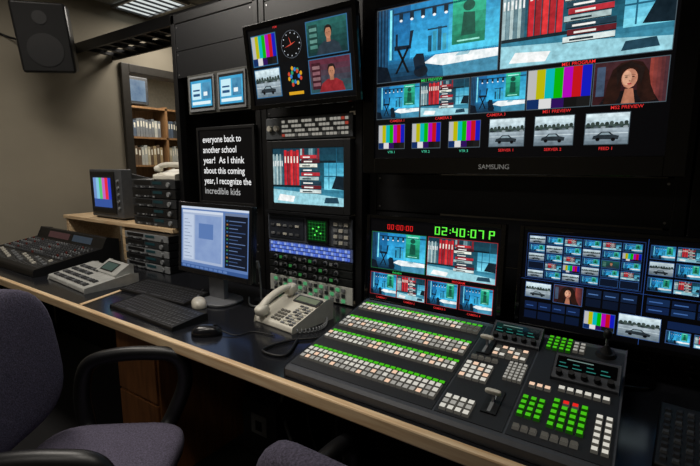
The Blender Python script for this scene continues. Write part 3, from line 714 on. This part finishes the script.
    m=P(); m.cyl((.37,.415,.002),.026,.01,MB_,r2=.022); m.cyl((.37,.415,.012),.015,.02,mat('rubber','#08080a',.8),r2=.005); m.cyl((.37,.415,.03),.004,.03,CH); m.sup((.37,.415,.066),(.011,.011,.014),MB_,.9,1); mkobj('joystick',m,t)
switcher()
def sidepad():
    t=thing('machine_control_panel','black control panel with small grey keys beside the switcher','control panel',(.115,1.16,.75),(0,0,R(-4)))
    m=MB(); m.prism([(-.13,0),(.13,0),(.13,.03),(-.13,.012)],-.05,.05,MB_); mkobj('case',m,t,bevel=.004)
    T=Matrix.Translation((0,-.13,.012))@Matrix.Rotation(math.atan2(.018,.26),4,'X')
    KD=mat('dim_key','#222326',.5); KD2=mat('dim_grey_key','#3c3e40',.5)
    for r in range(9):
        for c in range(4):
            m=MB(); m.M=T; m.key((-.033+c*.022,.025+r*.025,0),(.014,.014),.005,[KD,KD2,KD][(r+c)%3]); mkobj('button',m,t)
sidepad()

# ================= LEFT END
def left_end():
    t=thing('desk_shelf','low pale wood riser shelf standing on the desk','shelf',(-2.9,1.7,.75))
    m=MB(); m.box(-.68,-.2,.225,.66,.2,.25,WD); mkobj('board',m,t,bevel=.003)
    for x in (-.66,.1,.62):
        m=MB(); m.box(x,-.19,0,x+.03,.19,.225,WD); mkobj('support',m,t,bevel=.002)
    c=thing('crt_monitor','small grey picture-tube monitor showing colour bars on the shelf','monitor',(-3.04,1.55,1.0))
    S=mat('crt_grey','#4b4d50',.5)
    m=MB(); m.box(-.2,0,.012,.2,.08,.335,S); m.M=Matrix.Translation((0,.08,.01)); m.add([(-.19,0,.01),(.19,0,.01),(.19,0,.3),(-.19,0,.3),(-.13,.22,.03),(.13,.22,.03),(.13,.22,.25),(-.13,.22,.25)],[(4,7,6,5),(0,1,5,4),(1,2,6,5),(2,3,7,6),(3,0,4,7)],S); mkobj('housing',m,c,bevel=.006)
    m=MB(); m.box(-.18,-.008,.04,.13,0,.32,MB_); mkobj('bezel',m,c,bevel=.004)
    s=Scr(.25,.22); s.mb.M=Matrix.Translation((-.025,-.0085,.07)); s.rect(0,0,1,1,E('#0a0d16'),0)
    for i,k in enumerate(['#6f90c8','#7fc0e0','#50c070','#c060c0','#e02838','#2038c0']): s.rect(.05+i*.15,.3,.2+i*.15,.95,E(k),1)
    s.rect(.05,.05,.95,.3,E('#30509a'),1); mkobj('screen',s.mb,c)
    for i in range(5):
        m=MB(); m.cyl((.165,0,.08+i*.045),.009,-.01,PL,'y',12); mkobj('knob',m,c)
    m=MB(); m.box(-.18,.02,0,.18,.26,.012,MB_); mkobj('feet',m,c)
    def deck(loc,h,face,lab,grp,k):
        d=thing('video_deck',lab,'video deck',loc,(0,0,0),grp)
        m=MB(); m.box(-.22,.006,.003,.22,.33,h-.002,PB); m.box(-.22,0,.003,.22,.006,h-.002,face); mkobj('body',m,d,bevel=.002)
        m=MB(); m.box(-.19,-.002,h*.45,-.02,0,h*.85,MB_); mkobj('tape_door',m,d)
        m=MB(); m.box(.0,-.002,h*.5,.09,0,h*.8,E('#123a3e',.4)); mkobj('display',m,d)
        for i in range(7):
            m=MB(); m.box(-.18+i*.03,-.004,h*.12,-.16+i*.03,0,h*.28,[PL,KEYG2,PG][(i+k)%3]); mkobj('button',m,d)
        m=MB(); m.cyl((.16,0,h*.5),min(.014,h*.3),-.01,PL,'y',16); mkobj('jog_wheel',m,d)
    for k in range(5): deck((-2.44,1.52,1.0+k*.056),.056,[PG,PB][k%2],'dark video deck stacked on the wooden shelf','video decks on the shelf',k)
    for k in range(5): deck((-2.42,1.44,.75+k*.044),.044,[PL,PG][k%2],'grey video deck stacked under the wooden shelf','video decks under the shelf',k)
    p=thing('telephone','white telephone with handset on top of the stacked decks','telephone',(-2.36,1.62,1.28),(0,0,R(15)))
    m=MB(); m.prism([(-.09,0),(.09,0),(.09,.06),(-.09,.025)],-.08,.08,PW); mkobj('body',m,p,bevel=.005)
    m=MB(); m.tube([(-.1,-.02,.07),(-.05,-.02,.085),(.05,-.02,.085),(.1,-.02,.07)],.016,PW,10); m.sup((-.1,-.02,.062),(.025,.025,.02),PW,.7,.8); m.sup((.1,-.02,.062),(.025,.025,.02),PW,.7,.8); mkobj('handset',m,p)
    x=thing('audio_mixer','black audio mixing desk with faders and raised meter bridge','audio mixer',(-3.22,1.22,.75))
    m=MB(); m.prism([(-.24,0),(.24,0),(.24,.15),(.17,.165),(.14,.1),(-.235,.04),(-.24,.03)],-.46,.46,MB_); mkobj('chassis',m,x,bevel=.004)
    T=Matrix.Translation((0,-.235,.04))@Matrix.Rotation(math.atan2(.06,.375),4,'X')
    for i in range(24):
        m=MB(); m.M=T; x_=-.42+i*.036; m.box(x_-.001,.03,.0,x_+.001,.14,.001,PL); y=.05+.015*((i*7)%5); m.box(x_-.006,y,0,x_+.006,y+.02,.01,[PW,PL][i%2]); mkobj('fader',m,x)
    m=MB(); m.M=T
    for i in range(24):
        for r in range(8): m.cyl((-.42+i*.036,.165+r*.025,0),.006,.011,[PL,KEYG2,mat('red_knob','#6c2f2a',.5) if i%4==0 else KEYG2,KEYG2][(r*2+i//5)%4],seg=8)
    o=mkobj('knobs',m,x); o['kind']='stuff'
    m=MB(); m.M=Matrix.Translation((0,.14,.1))@Matrix.Rotation(math.atan2(.065,.03),4,'X')
    m.box(-.3,.012,0,.0,.055,.001,E('#5a3a3c',.4)); m.box(.05,.012,0,.3,.055,.001,E('#3c4a58',.5))
    o=mkobj('meter_display',m,x); o['kind']='stuff'
    c=thing('intercom_console','light grey desktop control console with keys and raised display','control console',(-2.43,1.13,.75),(0,0,R(-4)))
    CG=mat('console_light_grey','#a9aaa6',.45)
    m=MB(); m.prism([(-.13,0),(.13,0),(.13,.05),(.1,.055),(-.125,.022)],-.235,.235,CG); mkobj('case',m,c,bevel=.005)
    T=Matrix.Translation((0,-.125,.023))@Matrix.Rotation(math.atan2(.032,.225),4,'X')
    m=MB(); m.M=Matrix.Translation((.08,.06,.045)); m.prism([(-.03,-.01),(.06,-.01),(.06,.05),(.045,.055),(-.03,.008)],-.1,.13,CG); hd=mkobj('display_housing',m,c,bevel=.004)
    m=MB(); m.M=Matrix.Translation((.08,.033,.055))@Matrix.Rotation(math.atan2(.047,.075),4,'X'); m.box(-.08,.01,.001,.06,.07,.003,MB_); m.box(-.07,.016,.003,.05,.064,.0035,E('#506a62',.45)); mkobj('display',m,hd)
    for r in range(4):
        for k in range(12):
            if r>1 and k>6: continue
            m=MB(); m.M=T; m.key((-.21+k*.034,.03+r*.045,0),(.026,.026),.007,[PG,KEYG2,PG][(k+r)%3]); mkobj('button',m,c)
left_end()

# ================= CHAIRS
def chair(loc,rz,label,dz=0,adz=0,bdz=0):
    t=thing('office_chair',label,'chair',loc,(0,0,rz),group='office chairs')
    Z=Matrix.Translation((0,0,dz))
    m=MB(); m.M=Z; m.sup((0,0,.46),(.23,.23,.05),FAB,.6,.45,32,14); mkobj('seat',m,t)
    m=MB(); m.M=Z@Matrix.Translation((0,-.26,.74+bdz))@Matrix.Rotation(R(7),4,'X')@Matrix.Rotation(R(90),4,'X')
    m.sup((0,0,0),(.23,.23,.048),FAB,.6,.6,36,14)
    m.v=[(v[0],v[1]+.9*v[0]**2,v[2]) for v in m.v]; mkobj('backrest',m,t)
    m=MB(); m.M=Z; m.tube([(0,-.05,.4),(0,-.25,.4),(0,-.32,.5),(0,-.3,.7)],.022,MB_,10,ry=.012); mkobj('back_support',m,t)
    AR=mat('armrest_black','#101012',.4,0,.1,60)
    for sx in (-1,1):
        m=MB(); m.M=Z; pts=[(sx*.2,-.1,.415),(sx*.27,-.15,.45),(sx*.29,-.17,.56),(sx*.29,-.14,.67+adz),(sx*.29,-.05,.705+adz),(sx*.29,.08,.71+adz),(sx*.29,.17,.69+adz),(sx*.29,.19,.6+adz*.5),(sx*.27,.14,.47),(sx*.2,.1,.415)]
        m.tube(pts,.028,AR,12,ry=.024); mkobj('armrest',m,t)
    m=MB(); m.M=Z; m.cyl((0,0,.1-dz),.03,.2,MB_); m.cyl((0,0,.3),.018,.12,CH); m.box(-.1,-.12,.4,.1,.12,.42,MB_); mkobj('column',m,t)
    for i in range(5):
        a=2*math.pi*i/5+.3; c,s=math.cos(a),math.sin(a)
        m=MB(); m.tube([(c*.02,s*.02,.11),(c*.15,s*.15,.1),(c*.29,s*.29,.075)],.02,MB_,8,sub=3,ry=.014); mkobj('leg',m,t)
        m=MB(); m.M=Matrix.Translation((c*.29,s*.29,.03))@Matrix.Rotation(a,4,'Z'); m.cyl((0,-.02,0),.03,.04,MB_,'y',14); mkobj('caster',m,t)
chair((-1.29,.55,0),R(-52),'grey-purple fabric office chair with black loop armrests at the desk',0,0,.04)
chair((-.32,.745,0),R(2),'grey-purple fabric office chair pushed toward the switcher',-.03,-.04)

# ================= LIGHTS
def area(loc,rot,sx,sy,p,c=(1,.93,.84)):
    l=bpy.data.lights.new('area','AREA'); l.shape='RECTANGLE'; l.size=sx;l.size_y=sy;l.energy=p;l.color=c
    o=bpy.data.objects.new('ceiling_or_fill_lamp',l); o.location=loc;o.rotation_euler=rot; COL.objects.link(o); return o
area((-2.3,.7,2.66),(0,0,0),1.0,.35,25)
area((-.6,.7,2.66),(0,0,0),.5,.3,6)
area((-1.3,-.8,2.66),(0,0,0),.5,.3,5)  # fill light added behind the camera to lift the dark chairs, no room fixture
area((-3.4,2.5,2.6),(0,0,0),.5,.3,9)
area((-5.0,3.2,2.65),(0,0,0),1,1,36,(1,.93,.82))
sp=bpy.data.lights.new('spot','SPOT'); sp.energy=38; sp.spot_size=R(44); sp.spot_blend=1; sp.shadow_soft_size=.08; sp.color=(1,.93,.84)
so=bpy.data.objects.new('desk_edge_fill_spot',sp); so.location=(-1.05,.2,2.62); COL.objects.link(so)  # added spot that brightens the wooden desk edge, not a fitting of the room
so.rotation_euler=(Vector((-1.0,.85,.75))-Vector((-1.05,.2,2.62))).to_track_quat('-Z','Y').to_euler()
w=bpy.data.worlds.new('world'); scene.world=w; w.use_nodes=True; w.node_tree.nodes['Background'].inputs[0].default_value=(.5,.55,.6,1); w.node_tree.nodes['Background'].inputs[1].default_value=.01

cam=bpy.data.cameras.new("camera"); co=bpy.data.objects.new("camera",cam); COL.objects.link(co)
scene.camera=co; cam.sensor_width=36; cam.lens=440/700*36; cam.clip_start=.02
co.location=(0,0,1.37); co.rotation_euler=(R(90-8.9),0,R(34))
